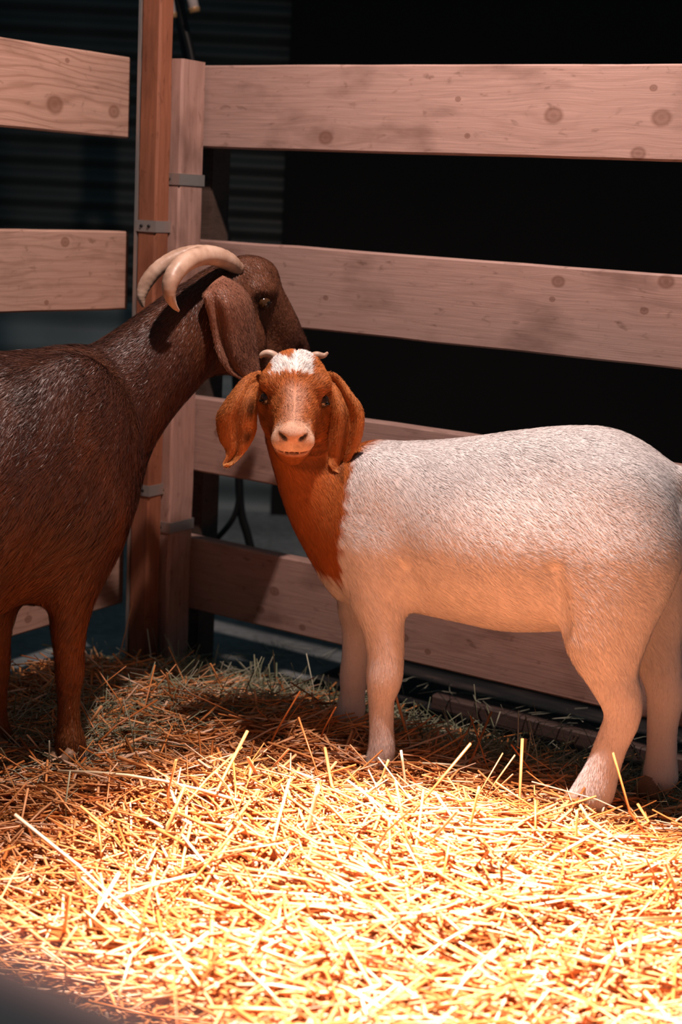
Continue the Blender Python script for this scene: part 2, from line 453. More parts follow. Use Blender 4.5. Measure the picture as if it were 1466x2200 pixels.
def post(name, edge_px, front, wid, dep, z1, mat, top_px=None, z0=-.0):
    """upright post whose front right edge is at the given pixel, its face `front` metres before the right-hand boards"""
    P = on_plane(edge_px[0], edge_px[1], CORN + NR * front, NR)
    c = np.array([P[0], P[1], 0]) - DR * wid / 2 - NR * dep / 2
    e = empty(name, (c[0], c[1], z0), TH)
    n = 22; zz = np.linspace(0, z1 - z0, n); r = np.random.default_rng(int(z1 * 100)); ch = .005
    prof = np.array([(-wid / 2 + ch, -dep / 2), (wid / 2 - ch, -dep / 2), (wid / 2, -dep / 2 + ch), (wid / 2, dep / 2 - ch), (wid / 2 - ch, dep / 2), (-wid / 2 + ch, dep / 2), (-wid / 2, dep / 2 - ch), (-wid / 2, -dep / 2 + ch)])
    # modelled lying (grain along local x) then stood up
    V = np.array([[(z, p[0], p[1]) for p in prof + r.normal(0, .0006, prof.shape)] for z in zz]).reshape(-1, 3)
    f = [(i * 8 + j, i * 8 + (j + 1) % 8, (i + 1) * 8 + (j + 1) % 8, (i + 1) * 8 + j) for i in range(n - 1) for j in range(8)] + [tuple(reversed(range(8))), tuple((n - 1) * 8 + j for j in range(8))]
    o = mesh_np('timber', V, faces=f, mat=mat, parent=e, smooth=False)
    o.matrix_local = Matrix(((0, 1, 0, 0), (0, 0, 1, 0), (1, 0, 0, 0), (0, 0, 0, 1)))
    return e, wid, dep
def strap(parent, w, d, z, h=.026, t=.0022):
    a, c = w / 2, d / 2
    def ring(o_):
        return [(-a - o_, -c - o_), (a + o_, -c - o_), (a + o_, c + o_), (-a - o_, c + o_)]
    V = [(x, y, zz) for zz in (z - h / 2, z + h / 2) for o_ in (.0004, t) for x, y in ring(o_)]
    f = []
    for j in range(4):
        k = (j + 1) % 4
        f += [(4 + j, 4 + k, 12 + k, 12 + j), (j, 8 + j, 8 + k, k), (j, k, 4 + k, 4 + j), (8 + j, 12 + j, 12 + k, 8 + k)]
    o = mesh_np('metal_strap', V, faces=f, mat=m_steel, parent=parent, smooth=False)
    for x in (-w * .22, w * .18):
        hV, hq, ht = tube_mesh(np.array([(x, -c - t - .0004, z), (x, -c - t - .003, z)]), (.0042, .0036), 8)
        mesh_np('bolt_head', hV, quads=hq, tris=ht, mat=m_black, parent=o, smooth=False)
    return o
def z_at(e, px, py, front):
    return on_plane(px, py, CORN + NR * front, NR)[2]
p2, w2, d2 = post('fence_post', (377, 700), .0935, .089, .089, ZT[0] + .006, m_post)
tag(p2, 'square pale corner post level with the top board, two metal straps', 'post')
p1, w1, d1 = post('fence_post', (329, 700), .146, .056, .050, 2.6, m_stain)
tag(p1, 'slim reddish brown corner post rising out of the top of the picture', 'post')
strap(p2, w2, d2, z_at(p2, 360, 384, .089)); strap(p2, w2, d2, z_at(p2, 345, 1130, .089))
strap(p1, w1, d1, z_at(p1, 300, 484, .125)); strap(p1, w1, d1, z_at(p1, 300, 1047, .125))
# grey steel edge along the slim post
sV = [(x, y, z) for z in (0.02, 2.6) for x, y in ((-w1 / 2 - .0075, -d1 / 2 - .001), (-w1 / 2, -d1 / 2 - .001), (-w1 / 2, d1 / 2), (-w1 / 2 - .0075, d1 / 2))]
mesh_np('steel_edge', sV, faces=[(0, 1, 5, 4), (1, 2, 6, 5), (2, 3, 7, 6), (3, 0, 4, 7), (3, 2, 1, 0), (4, 5, 6, 7)], mat=m_steel, parent=p1, smooth=False)
for (px, py) in ((345, 172), (351, 271), (340, 478), (352, 1052)):
    P = on_plane(px, py, CORN + NR * .089, NR); c = np.array(p2.location); q = P - c
    lx, lz = q @ DR, q[2]
    hV, hq, ht = tube_mesh(np.array([(lx, -d2 / 2 + .001, lz), (lx, -d2 / 2 - .0012, lz)]), (.005, .0045), 8)
    mesh_np('nail', hV, quads=hq, tris=ht, mat=m_black, parent=p2, smooth=False)
# dark post outside the boards
Pb = CORN + DR * .075 - NR * .10
e = empty('fence_post', (Pb[0], Pb[1], 0), TH)
tag(e, 'dark post standing just outside the corner, seen between the boards', 'post')
dp = box('timber', (0, 0, .72), (.075, .075, 1.44), m_dark, e)

# ------------------------------------------------------------------ cables and fittings outside the pen
def cable(name, pts, Y, r, label, cat='cable', mat=None):
    P = catmull([at_depth(x, y, Y + dy) for x, y, dy in pts], 6)
    V, q, t = tube_mesh(P, np.full(len(P), r), 10)
    o = mesh_np(name, V, quads=q, tris=t, mat=mat or m_black)
    return tag(o, label, cat)
YC = 4.15
cable('hanging_hose', [(376, -60, 0), (392, 40, 0), (413, 130, 0), (440, 300, 0), (468, 420, 0), (488, 525, 0), (505, 760, 0), (512, 960, 0), (517, 1090, 0), (532, 1150, 0), (552, 1230, 0), (570, 1330, 0)], YC, .0125,
      'thick black hose slanting down outside the right-hand fence', 'hose')
cable('hanging_cable', [(366, -60, .05), (384, 40, .05), (400, 130, .05), (424, 300, .05), (436, 400, .05), (440, 470, .05), (446, 600, .05), (454, 860, .05), (460, 1300, .1)], YC, .010,
      'thin black cable with a brass collar beside the thick hose')
cable('branch_hose', [(510, 1010, -.04), (514, 1060, -.04), (505, 1105, -.04), (482, 1140, -.04), (452, 1168, -.04), (420, 1185, -.04)], YC, .0085,
      'thin black hose branching off left in the gap above the lowest board', 'hose')
m_brass, _, b = new_mat('brass', .35, .5, (.72, .42, .20)); b.inputs['Metallic'].default_value = .6
m_pale, _, _ = new_mat('pale_plastic', .4, .5, (.62, .55, .52))
a_, b_ = at_depth(440, 417, YC + .05), at_depth(441, 434, YC + .05)
V, q, t = tube_mesh(np.linspace(a_, b_, 4), (.011, .0135, .0135, .011), 12)
tag(mesh_np('brass_collar', V, quads=q, tris=t, mat=m_brass), 'small brass collar on the thin black cable', 'fitting')
def tube_end(a, b, r, label):
    A, B = at_depth(*a, YC - .08), at_depth(*b, YC - .08)
    e = empty('conduit_end', A); tag(e, label, 'fitting')
    P = np.array([A + (B - A) * k for k in (0, .90, .91, 1)]) - A
    V, q, t = tube_mesh(P[:2], (r, r), 14); mesh_np('tube', V, quads=q, tris=t, mat=m_pale, parent=e)
    V, q, t = tube_mesh(P[1:], (r * 1.12, r * 1.12, r * 1.0), 14); mesh_np('cap', V, quads=q, tris=t, mat=m_brass, parent=e)
tube_end((352, -70), (372, 39), .0115, 'pale conduit end with brass cap close to the slim post')
tube_end((398, -70), (419, 27), .0145, 'pale conduit end with brass cap, right of the black cables')
pc = at_depth(352, -30, YC + .15)
m_plate, _, _ = new_mat('dull_plate', .6, .3, (.16, .13, .12))
tag(box('junction_plate', pc, (.075, .02, .19), m_plate, None, 0, .004), 'dull grey plate behind the conduit ends at the top', 'plate')
# coil of hose on the floor outside, at the right edge
hc = on_z(1480, 1372, .02); ang = np.linspace(0, 2 * np.pi * 2.6, 90)
P = np.column_stack([hc[0] + .16 * (1 + .05 * np.sin(3 * ang)) * np.cos(ang), hc[1] + .35 + .16 * np.sin(ang), .02 + ang * .006 + .01 * np.sin(2 * ang)])
V, q, t = tube_mesh(P, np.full(len(P), .013), 10)
m_hose, _, _ = new_mat('blue_black_hose', .3, .5, (.02, .025, .035))
tag(mesh_np('coiled_hose', V, quads=q, tris=t, mat=m_hose), 'dark coiled hose on the floor outside the fence at right', 'hose')
# timber sill on the floor outside the right-hand boards
m_sill = wood('sill_wood', (.085, .055, .048), (), .8, seed=61)
Ps = CORN + DR * .75 - NR * .17
o = plank('floor_beam', 1.5, .035, .06, m_sill, None, (Ps[0], Ps[1], .012), TH, seed=5)
tag(o, 'dark low beam lying on the floor just outside the right-hand fence', 'beam')
# dark strip added over the floor that the lamp spill would brighten
m_strip, nt, b = new_mat('dark_floor_strip', .7, .25)
n1 = nd(nt, 'ShaderNodeTexNoise', i_Scale=9.0, i_Detail=6.0); nt.links.new(ramp(nt, [(.45, (.012, .013, .014)), (.62, (.03, .026, .025)), (.75, (.12, .075, .06))], n1.outputs[0]), b.inputs['Base Color'])
Pm = CORN + DR * 1.35 - NR * .235
tag(box('dark_floor_strip', (Pm[0], Pm[1], .006), (1.9, .46, .012), m_strip, None, TH, .003), 'dark dirty strip added to shade the floor along the outside of the right-hand fence', 'mat')
# near rail, out of focus, in the bottom left corner
A, B = at_depth(-420, 1985, .30), at_depth(250, 2270, .26)
V, q, t = tube_mesh(np.array([A, A * .5 + B * .5, B, B + (B - A) * .4]), (.012, .012, .012, .012), 16)
m_rail, _, _ = new_mat('near_rail_paint', .6, .3, (.80, .48, .42))
tag(mesh_np('near_rail', V, quads=q, tris=t, mat=m_rail), 'dark blurred rail close to the viewer in the bottom left corner', 'rail')

# ------------------------------------------------------------------ straw bedding
def ground_h(x, y):
    x = np.asarray(x, float); y = np.asarray(y, float)
    back = ((np.stack([x, y], -1) - CORN[:2]) @ NR[:2])             # metres in front of the right-hand boards
    h = .025 + .075 * sstep(.0, .38, back)
    crest = 2.53 - .33 * (x - .1)
    m = sstep(.02, -.16, y - crest) * sstep(-.55, .0, x)
    h = h + .082 * m
    h = h - .03 * sstep(-.25, -.6, x) * sstep(2.3, 2.9, y)
    h = h + .012 * np.sin(9 * x + 3 * y) * np.sin(7 * y - 2 * x) + .008 * np.sin(23 * x - 11 * y) * np.sin(17 * y + 5 * x)
    return h
m_bed, nt, b = new_mat('straw_bed', .7, .2)
tc = nd(nt, 'ShaderNodeTexCoord'); n1 = nd(nt, 'ShaderNodeTexNoise', i_Scale=60.0, i_Detail=5.0); n2 = nd(nt, 'ShaderNodeTexNoise', i_Scale=4.0, i_Detail=3.0)
for n in (n1, n2): nt.links.new(tc.outputs['Object'], n.inputs[0])
c = ramp(nt, [(.3, (.10, .05, .018)), (.7, (.38, .21, .07))], n1.outputs[0])
nt.links.new(c, b.inputs['Base Color'])
bp = nd(nt, 'ShaderNodeBump', i_Strength=.9, i_Distance=.02); nt.links.new(n1.outputs[0], bp.inputs['Height']); nt.links.new(bp.outputs[0], b.inputs['Normal'])
gx, gy = np.meshgrid(np.linspace(-1.5, 1.7, 110), np.linspace(1.0, 3.75, 95), indexing='ij')
P2 = np.stack([gx, gy], -1) - CORN[:2]
ins = (P2 @ NR[:2] > -.04) & (P2 @ NL[:2] > -.04)
zz = ground_h(gx, gy) - .012
V = np.stack([gx, gy, zz], -1).reshape(-1, 3); nx, ny = gx.shape
i, j = np.meshgrid(np.arange(nx - 1), np.arange(ny - 1), indexing='ij'); i, j = i.ravel(), j.ravel()
q = np.stack([i * ny + j, (i + 1) * ny + j, (i + 1) * ny + j + 1, i * ny + j + 1], 1)
q = q[ins.reshape(-1)[q].all(1)]
tag(mesh_np('straw_bed', V, quads=q, mat=m_bed), 'packed chopped straw forming the bedding under the loose stalks', 'straw', kind='stuff')

m_straw, nt, b = new_mat('straw', .38, .45)
at = nd(nt, 'ShaderNodeAttribute', attribute_name='coat'); nt.links.new(at.outputs[0], b.inputs['Base Color'])

def stalks(name, X, Y, Z, yaw, pit, L, wid, col, bend, label, flat=.55, roll=None):
    n = len(X)
    d = np.stack([np.cos(yaw) * np.cos(pit), np.sin(yaw) * np.cos(pit), np.sin(pit)], 1)
    s = np.stack([-np.sin(yaw), np.cos(yaw), np.zeros(n)], 1); u = np.cross(d, s)
    if roll is not None:
        s, u = s * np.cos(roll)[:, None] + u * np.sin(roll)[:, None], u * np.cos(roll)[:, None] - s * np.sin(roll)[:, None]
    C = np.stack([X, Y, Z], 1); VV = []
    for t in (-.5, 0., .5):
        p = C + d * (L * t)[:, None] + (s * bend[:, :1] + u * bend[:, 1:]) * (L * (.25 - t * t))[:, None]
        for a, b_ in ((1, 0), (0, flat), (-1, 0), (0, -flat)):
            VV.append(p + (s * a + u * b_) * (wid * .5)[:, None])
    VV = np.stack(VV, 1).reshape(-1, 3)
    base = np.arange(n)[:, None, None] * 12
    qd = [[r * 4 + j, r * 4 + (j + 1) % 4, (r + 1) * 4 + (j + 1) % 4, (r + 1) * 4 + j] for r in (0, 1) for j in range(4)] + [[3, 2, 1, 0], [8, 9, 10, 11]]
    Q = (base + np.array(qd)[None]).reshape(-1, 4)
    o = mesh_np(name, VV, quads=Q, mat=m_straw, smooth=False, col=np.repeat(col, 12, 0))
    return o
def scatter(n, seed, x=(-1.3, 1.4), y=(1.55, 3.7), dens=None):
    r = np.random.default_rng(seed); out = []
    while sum(len(a) for a in out) < n:
        p = np.stack([r.uniform(*x, 40000), r.uniform(*y, 40000)], 1); q = p - CORN[:2]
        k = (q @ NR[:2] > .0) & (q @ NL[:2] > .0) & (np.abs(p[:, 0] - .05) < .30 + .24 * p[:, 1])
        if dens is not None: k &= r.random(len(p)) < dens(p)
        out.append(p[k])
    return np.vstack(out)[:n], r
STRAW = np.array([(.82, .35, .12), (.86, .43, .19), (.72, .26, .07), (.54, .17, .04), (.90, .60, .40), (.36, .13, .03)])
def straw_layer(name, n, seed, lay, label, Lr=(.06, .26), Wr=(.0028, .0068), up=.018, dens=None):
    p, r = scatter(n, seed, dens=dens)
    L = Lr[0] + (Lr[1] - Lr[0]) * r.beta(1.3, 2.2, n); wid = r.uniform(*Wr, n)
    field = .5 * np.sin(p[:, 0] * 3.1 + p[:, 1] * 2.3) + .6 * np.sin(p[:, 1] * 4.7 - p[:, 0] * 1.7)
    yaw = field + r.normal(0, .75, n); pit = r.normal(0, .13, n)
    k = r.random(n) < up; pit[k] = r.uniform(.35, 1.1, k.sum()) * r.choice([-1, 1], k.sum())
    z = ground_h(p[:, 0], p[:, 1]) + r.uniform(lay[0], lay[1], n) + np.abs(np.sin(pit)) * L * .3
    col = STRAW[r.choice(len(STRAW), n, p=[.28, .2, .18, .14, .12, .08])] * r.uniform(.58, 1.1, (n, 1))
    o = stalks(name, p[:, 0], p[:, 1], z, yaw, pit, L, wid, np.clip(col, 0, .92), r.normal(0, .12, (n, 2)), label, roll=r.normal(0, .5, n))
    return tag(o, label, 'straw', kind='stuff')
def d_main(p):
    bk = (p - CORN[:2]) @ NR[:2]
    return .25 + .75 * sstep(.08, .4, bk)
straw_layer('loose_straw', 17000, 11, (-.008, .020), 'golden loose straw stalks strewn all over the pen floor', dens=d_main)
straw_layer('straw_chaff', 9000, 12, (-.004, .016), 'short broken straw bits among the long golden stalks', Lr=(.012, .05), Wr=(.0015, .0035), up=.08, dens=d_main)
# greenish hay at the back and round the dark goat's feet
def d_hay(p):
    bk = (p - CORN[:2]) @ NR[:2]
    a = np.exp(-((bk - .10) / .14) ** 2) + 1.1 * np.exp(-(((p[:, 0] + .55) / .15) ** 2 + ((p[:, 1] - 2.88) / .20) ** 2)) + .45 * np.exp(-(((p[:, 0] + .32) / .2) ** 2 + ((p[:, 1] - 3.05) / .16) ** 2))
    return np.clip(a, 0, 1)
p, r = scatter(5200, 21, dens=d_hay)
n = len(p); L = r.uniform(.04, .16, n)
hc_ = np.array([(.30, .31, .20), (.22, .25, .15), (.40, .40, .30), (.16, .16, .09)])[r.integers(0, 4, n)] * r.uniform(.7, 1.2, (n, 1))
pit = r.normal(0, .22, n); kk = r.random(n) < .07; pit[kk] = r.uniform(.5, 1.3, kk.sum())
o = stalks('green_hay', p[:, 0], p[:, 1], ground_h(p[:, 0], p[:, 1]) + r.uniform(.0, .034, n) + np.abs(np.sin(pit)) * L * .3, r.uniform(0, 6.3, n), pit, L, r.uniform(.0014, .0032, n), hc_, r.normal(0, .2, (n, 2)), '')
tag(o, 'grey-green hay lying along the fence foot and round the brown hooves', 'hay', kind='stuff')
# wisps of hay on the concrete outside
n = 260; r = np.random.default_rng(31)
s_, w_ = r.uniform(.1, 1.6, n), r.uniform(.02, .5, n) ** 1.3
p = CORN[:2] + s_[:, None] * DR[:2] - w_[:, None] * NR[:2]
o = stalks('hay_wisps', p[:, 0], p[:, 1], np.full(n, .008) + .06 * ((w_ > .11) & (w_ < .22) & (s_ > .5)), r.uniform(0, 6.3, n), r.normal(0, .1, n), r.uniform(.03, .12, n), r.uniform(.0015, .003, n), np.tile((.34, .34, .26), (n, 1)) * r.uniform(.6, 1.2, (n, 1)), r.normal(0, .2, (n, 2)), '')
tag(o, 'scattered hay wisps on the concrete outside the right-hand fence', 'hay', kind='stuff')

# single stalks that stand out
def stalk(a, b, w, col, label):
    A, B = np.array(a), np.array(b); P = np.linspace(A, B, 6); P[:, 2] += .01 * np.sin(np.linspace(0, np.pi, 6)) * np.linalg.norm(B - A) / .3
    V, q, t = tube_mesh(P, np.linspace(w, w * .8, 6) / 2, 7)
    o = mesh_np('straw_stalk', V, quads=q, tris=t, mat=m_straw, col=np.tile(col, (len(V), 1))); tag(o, label, 'straw', 'single straw stalks standing out')
PALE = (.9, .72, .46); GOLD = (.84, .50, .17)
def gp(x, y, dz=.03):
    P = on_z(x, y, .1)
    for _ in range(6): P = on_z(x, y, float(ground_h(P[0], P[1])) + dz)
    return P
def up_at(x0, y0, x1, y1):
    A = gp(x0, y0, .005); B = at_depth(x1, y1, A[1] + .01); return A, B
stalk(*up_at(660, 1795, 684, 1690), .0085, PALE, 'broad pale straw stalk standing upright left of centre')
stalk(*up_at(877, 1745, 862, 1612), .0060, PALE, 'thin pale straw stalk standing upright before the front hoof')
stalk(*up_at(800, 1740, 835, 1632), .0060, GOLD, 'golden straw stalk leaning right below the front hoof')
stalk(*up_at(1237, 1840, 1240, 1742), .0050, GOLD, 'golden upright straw stalk right below the near hind hoof')
stalk(gp(125, 1657, .05), gp(520, 1722, .03), .0065, PALE, 'long pale straw stalk in front of the brown hoof')
stalk(gp(905, 1640, .035), gp(1065, 1660, .03), .0050, (.7, .62, .42), 'greyish straw stalk lying on the crest of the bedding')
stalk(*up_at(1005, 1805, 1030, 1690), .0050, GOLD, 'golden straw stalk leaning on the crest under the white belly')
stalk(gp(240, 1935), gp(420, 1880), .0065, PALE, 'pale thick straw stalk lying at the lower left')

# ------------------------------------------------------------------ goats
def coat_mat(name, rough=.5, spec=.35):
    m, nt, b = new_mat(name, rough, spec)
    at = nd(nt, 'ShaderNodeAttribute', attribute_name='coat'); nt.links.new(at.outputs[0], b.inputs['Base Color'])
    return m
m_coat = coat_mat('coat_skin', .7, .15)
m_fur_k = coat_mat('kid_hair', .55, .2)
m_fur_b = coat_mat('doe_hair', .44, .5)

class Goat:
    def __init__(s, name, O, U):
        s.O = np.array(O, float); s.U = np.array([U[0], U[1], 0]) / np.hypot(*U); s.V = np.array([-s.U[1], s.U[0], 0])
        s.M = np.stack([s.U, s.V, [0, 0, 1.0]])
        s.root = empty(name, s.O, math.atan2(s.U[1], s.U[0]))
    def loc(s, P): return (np.asarray(P) - s.O) @ s.M.T
    def at(s, x, y, v=0.0):
        """point of the goat's long plane (shifted v sideways) seen at photo position x, y, in goat coordinates"""
        return s.loc(on_plane(x, y, s.O + s.V * v, s.V))
    def limb(s, rows):
        P, R = [], []
        for x, y, r, v in rows:
            p = s.at(x, y, v); P.append(p); R.append(r / pxm(s.O + p @ s.M))
        return np.array(P), np.array(R)
def eye(parent, name, c, r, fwd, mat_i, mat_p):
    """eyeball with the goat's level slot pupil, looking along fwd (goat coordinates)"""
    fwd = np.asarray(fwd, float); fwd /= np.linalg.norm(fwd)
    n, k = 18, 12; V = []
    sx = np.cross([0, 0, 1.0], fwd); sx /= np.linalg.norm(sx); sz = np.cross(fwd, sx)
    for i in range(k + 1):
        a = math.pi * i / k
        for j in range(n):
            t = 2 * math.pi * j / n
            V.append(c + r * (math.cos(a) * fwd + math.sin(a) * (math.cos(t) * sx + math.sin(t) * sz)))
    q = [(i * n + j, i * n + (j + 1) % n, (i + 1) * n + (j + 1) % n, (i + 1) * n + j) for i in range(k) for j in range(n)]
    e = mesh_np(name, np.array(V), quads=np.array(q)[:, ::-1], mat=mat_i, parent=parent)
    w = np.linspace(-1, 1, 9); P = np.array([c + r * 1.02 * ((fwd + sx * .55 * t) / np.linalg.norm(fwd + sx * .55 * t)) for t in w])
    Vp, qp, tp = tube_mesh(P, r * np.array([.10, .18, .2, .21, .21, .21, .2, .18, .10]), 8)
    mesh_np('pupil', Vp, quads=qp, tris=tp, mat=mat_p, parent=e)
    return e
m_iris, _, _ = new_mat('eye_dark_amber', .12, .6, (.05, .022, .008))
m_pupil, _, _ = new_mat('eye_pupil', .08, .6, (.002, .002, .002))
m_hoof, nt, b = new_mat('hoof_horn', .45, .4)
n1 = nd(nt, 'ShaderNodeTexNoise', i_Scale=40.0, i_Detail=3.0); nt.links.new(ramp(nt, [(.3, (.035, .02, .015)), (.7, (.10, .06, .04))], n1.outputs[0]), b.inputs['Base Color'])
m_hoof2, nt, b = new_mat('hoof_tan', .5, .35)
n1 = nd(nt, 'ShaderNodeTexNoise', i_Scale=40.0, i_Detail=3.0); nt.links.new(ramp(nt, [(.3, (.16, .09, .05)), (.7, (.36, .22, .14))], n1.outputs[0]), b.inputs['Base Color'])
def hoof(parent, c, L, mat, yaw=0.0):
    """cloven hoof: two pointed claws; c = centre of the sole, toes along +u"""
    V, F = [], []
    cy, sy = math.cos(yaw), math.sin(yaw)
    for side in (-1, 1):
        b0 = len(V); ns = 10
        for (z, f, bk, w) in ((0, .62, .42, .25), (.25, .58, .42, .27), (.6, .40, .38, .25), (.85, .22, .30, .20)):
            for j in range(ns):
                a = 2 * math.pi * j / ns
                x = (f if math.cos(a) > 0 else bk) * math.cos(a) * L; y = side * .255 * L + w * math.sin(a) * L * (1 - .35 * max(0, math.cos(a)))
                V.append((c[0] + x * cy - y * sy, c[1] + x * sy + y * cy, c[2] + z * L))
        for i in range(3):
            for j in range(ns):
                k = (j + 1) % ns; F.append((b0 + i * ns + j, b0 + i * ns + k, b0 + (i + 1) * ns + k, b0 + (i + 1) * ns + j))
        F.append(tuple(b0 + j for j in reversed(range(ns)))); F.append(tuple(b0 + 3 * ns + j for j in range(ns)))
    return mesh_np('hoof', V, faces=F, mat=mat, parent=parent)
def ear(parent, rows, place, colf, mat, th=.004, ncross=13, cup=.02, curl=0.0, furmat=None, fcount=5000, flen=.006, out=None, crease=(0.0, 0.0, .2)):
    """rows: (xl, yl, xr, yr, depth, cup): outline left/right in photo, depth towards the viewer, cup of the cross-section"""
    Q = catmull(np.array([tuple(r_) + (0.0,) * (7 - len(r_)) for r_ in rows], float), 5); n = len(Q); A = []
    w = np.linspace(-1, 1, ncross)
    for q in Q:
        row = []
        for t in w:
            f = (t + 1) / 2
            row.append(place(q[0] + (q[2] - q[0]) * f, q[1] + (q[3] - q[1]) * f, q[4] + q[5] * (1 - t * t) + q[6] * t - crease[0] * math.exp(-((t - crease[1]) / crease[2]) ** 2) * math.sin(math.pi * min(1, len(A) / (n - 1) * 1.05))))
        A.append(row)
    A = np.array(A)
    gu = np.gradient(A, axis=0); gw = np.gradient(A, axis=1); N = np.cross(gu, gw); N /= np.linalg.norm(N, axis=2)[..., None] + 1e-9
    if out is not None and (N.reshape(-1, 3).mean(0) @ out) < 0: N = -N
    thk = th * (1 - .75 * np.abs(w)[None, :, None] ** 3)
    V = np.vstack([(A + N * thk / 2).reshape(-1, 3), (A - N * thk / 2).reshape(-1, 3)]); m = n * ncross
    q = []
    for i in range(n - 1):
        for j in range(ncross - 1):
            a = i * ncross + j; q.append((a, a + 1, a + ncross + 1, a + ncross)); q.append((m + a + ncross, m + a + ncross + 1, m + a + 1, m + a))
        for j, fl in ((0, 1), (ncross - 1, 0)):
            a = i * ncross + j; f = (a, a + ncross, m + a + ncross, m + a); q.append(f if fl else f[::-1])
    for i, fl in ((0, 0), (n - 1, 1)):
        for j in range(ncross - 1):
            a = i * ncross + j; f = (a, a + 1, m + a + 1, m + a); q.append(f if not fl else f[::-1])
    q = np.array(q)
    # make windings agree with the outer normal
    f0 = q[0]; g = np.cross(V[f0[2]] - V[f0[0]], V[f0[3]] - V[f0[1]])
    if g @ N[0, 0] < 0: q = q[:, ::-1]
    uu = np.tile(np.repeat(np.linspace(0, 1, n), ncross), 2); ww = np.tile(np.tile(w, n), 2)
    col = colf(uu, ww)
    o = mesh_np('ear', V, quads=q, mat=mat, parent=parent, col=col)
    nrm, ar = vert_normals(V, q)
    fd = np.vstack([gu.reshape(-1, 3)] * 2); fd /= np.linalg.norm(fd, axis=1)[:, None] + 1e-9
    from_v = {}
    def near(P):   # nearest ear vertex, brute force in chunks
        idx = np.empty(len(P), int)
        for k in range(0, len(P), 2000):
            idx[k:k + 2000] = ((P[k:k + 2000, None] - V[None]) ** 2).sum(2).argmin(1)
        return idx
    if furmat:
        make_fur('ear_hair', V, q, nrm, ar, fcount, lambda P, n_: fd[near(P)], lambda P: np.full(len(P), flen), lambda P, n_: col[near(P)], furmat, o, width=.00045, lift=.25, njit=.2)
    return o

# ============================ the white-bodied kid
K = Goat('goat_kid', (.330, 2.735, .095), (-.917, .398))
kr = K.root
tag(kr, 'white goat kid with reddish brown head and neck, looking at the viewer', 'goat')
kb = Body((-.46, -.30, -.05), (.66, .36, .90), .0042)
# torso sections from photo outline: x, top, bottom, half width
st = []
for x, yt, yb, w in ((1462, 1062, 1240, .050), (1425, 1003, 1290, .085), (1370, 955, 1330, .112), (1290, 920, 1350, .126), (1200, 915, 1356, .135), (1100, 924, 1354, .140), (1000, 938, 1334, .136), (920, 946, 1318, .124), (850, 948, 1312, .112), (780, 948, 1300, .100), (735, 975, 1285, .082), (705, 1040, 1250, .055)):
    a, b_ = K.at(x, yt), K.at(x, yb); st.append(((a[0] + b_[0]) / 2, (a[2] + b_[2]) / 2, (a[2] - b_[2]) / 2, w))
st = sorted(st)
kb.loft(np.eye(3), np.zeros(3), st, k=.03, power=2.1, tuck=.22)
vc, vf = .080, -.080          # camera side, far side (goat heads left: its left side faces us)
for v in (vc, vf):
    sgn = 1 if v > 0 else -1
# shoulder and thigh masses, near and far
def mass(x, y, v, r, k=.05):
    kb.ell(K.at(x, y, v), r, k)
mass(805, 1130, .062, (.085, .058, .135)); mass(805, 1130, -.062, (.085, .058, .135))
mass(1330, 1170, .072, (.105, .062, .150)); mass(1340, 1170, -.072, (.105, .062, .150))
mass(1090, 1180, .07, (.20, .07, .11), .06)
# near legs
def leg(rows, lat=.9, k=.035): 
    P, R = K.limb(rows); kb.chain(P, R, k, lat); return P, R
leg([(815, 1180, 75, .070), (812, 1270, 62, .075), (822, 1340, 47, .078), (828, 1400, 40, .080), (826, 1455, 39, .082), (820, 1500, 29, .083), (820, 1560, 26, .084), (820, 1610, 29, .085), (812, 1650, 31, .086)], .95)
leg([(790, 1200, 66, -.070), (772, 1290, 48, -.080), (766, 1350, 32, -.088), (764, 1405, 29, -.09), (760, 1450, 30, -.09), (758, 1490, 27, -.092), (755, 1525, 30, -.094), (745, 1555, 31, -.095)], .95)
leg([(1330, 1200, 120, .078), (1310, 1290, 108, .085), (1300, 1370, 88, .088), (1312, 1440, 60, .088), (1334, 1500, 47, .088), (1336, 1545, 39, .088), (1314, 1600, 35, .088), (1296, 1650, 37, .088), (1276, 1700, 44, .088), (1256, 1728, 42, .088)], .62)
leg([(1390, 1200, 90, -.075), (1400, 1290, 78, -.080), (1405, 1370, 60, -.085), (1420, 1440, 46, -.088), (1430, 1490, 41, -.088), (1424, 1560, 33, -.088), (1422, 1620, 33, -.088), (1420, 1665, 38, -.088)], .75)
# tail
P, R = K.limb([(1425, 1030, 34, 0), (1470, 1030, 26, .0), (1500, 1050, 20, .005), (1520, 1090, 10, .01)]); kb.chain(P, R, .03, .9)
# head frame (a right in picture, b up, c to the nose)
hw = at_depth(634, 846, 2.80); HO = K.loc(hw)
tocam = CAM - hw; tocam[2] = 0; tocam /= np.linalg.norm(tocam)
hp = math.radians(31)
hc_w = tocam * math.cos(hp) + np.array([0, 0, -math.sin(hp)])
ha_w = np.cross([0, 0, 1.0], tocam); ha_w /= np.linalg.norm(ha_w)
rl = math.radians(1.0); hb_w = np.cross(hc_w, ha_w)
HM = np.stack([hc_w, ha_w, hb_w]) @ K.M.T            # rows: forward, right, up in goat coordinates
hpt = lambda a, b, c: HO + HM.T @ np.array([c, a, b])
# neck
def neckrow(x, y, r, Y): 
    p = K.loc(at_depth(x, y, Y)); return p, r / pxm(at_depth(x, y, Y))
nk = [neckrow(790, 1130, 130, 2.86), neckrow(745, 1110, 112, 2.865), neckrow(700, 1060, 92, 2.865), neckrow(668, 995, 80, 2.865), neckrow(645, 930, 74, 2.86), neckrow(636, 880, 66, 2.85)]
kb.chain(np.array([a for a, _ in nk]), np.array([b for _, b in nk]), .04, 1.0)
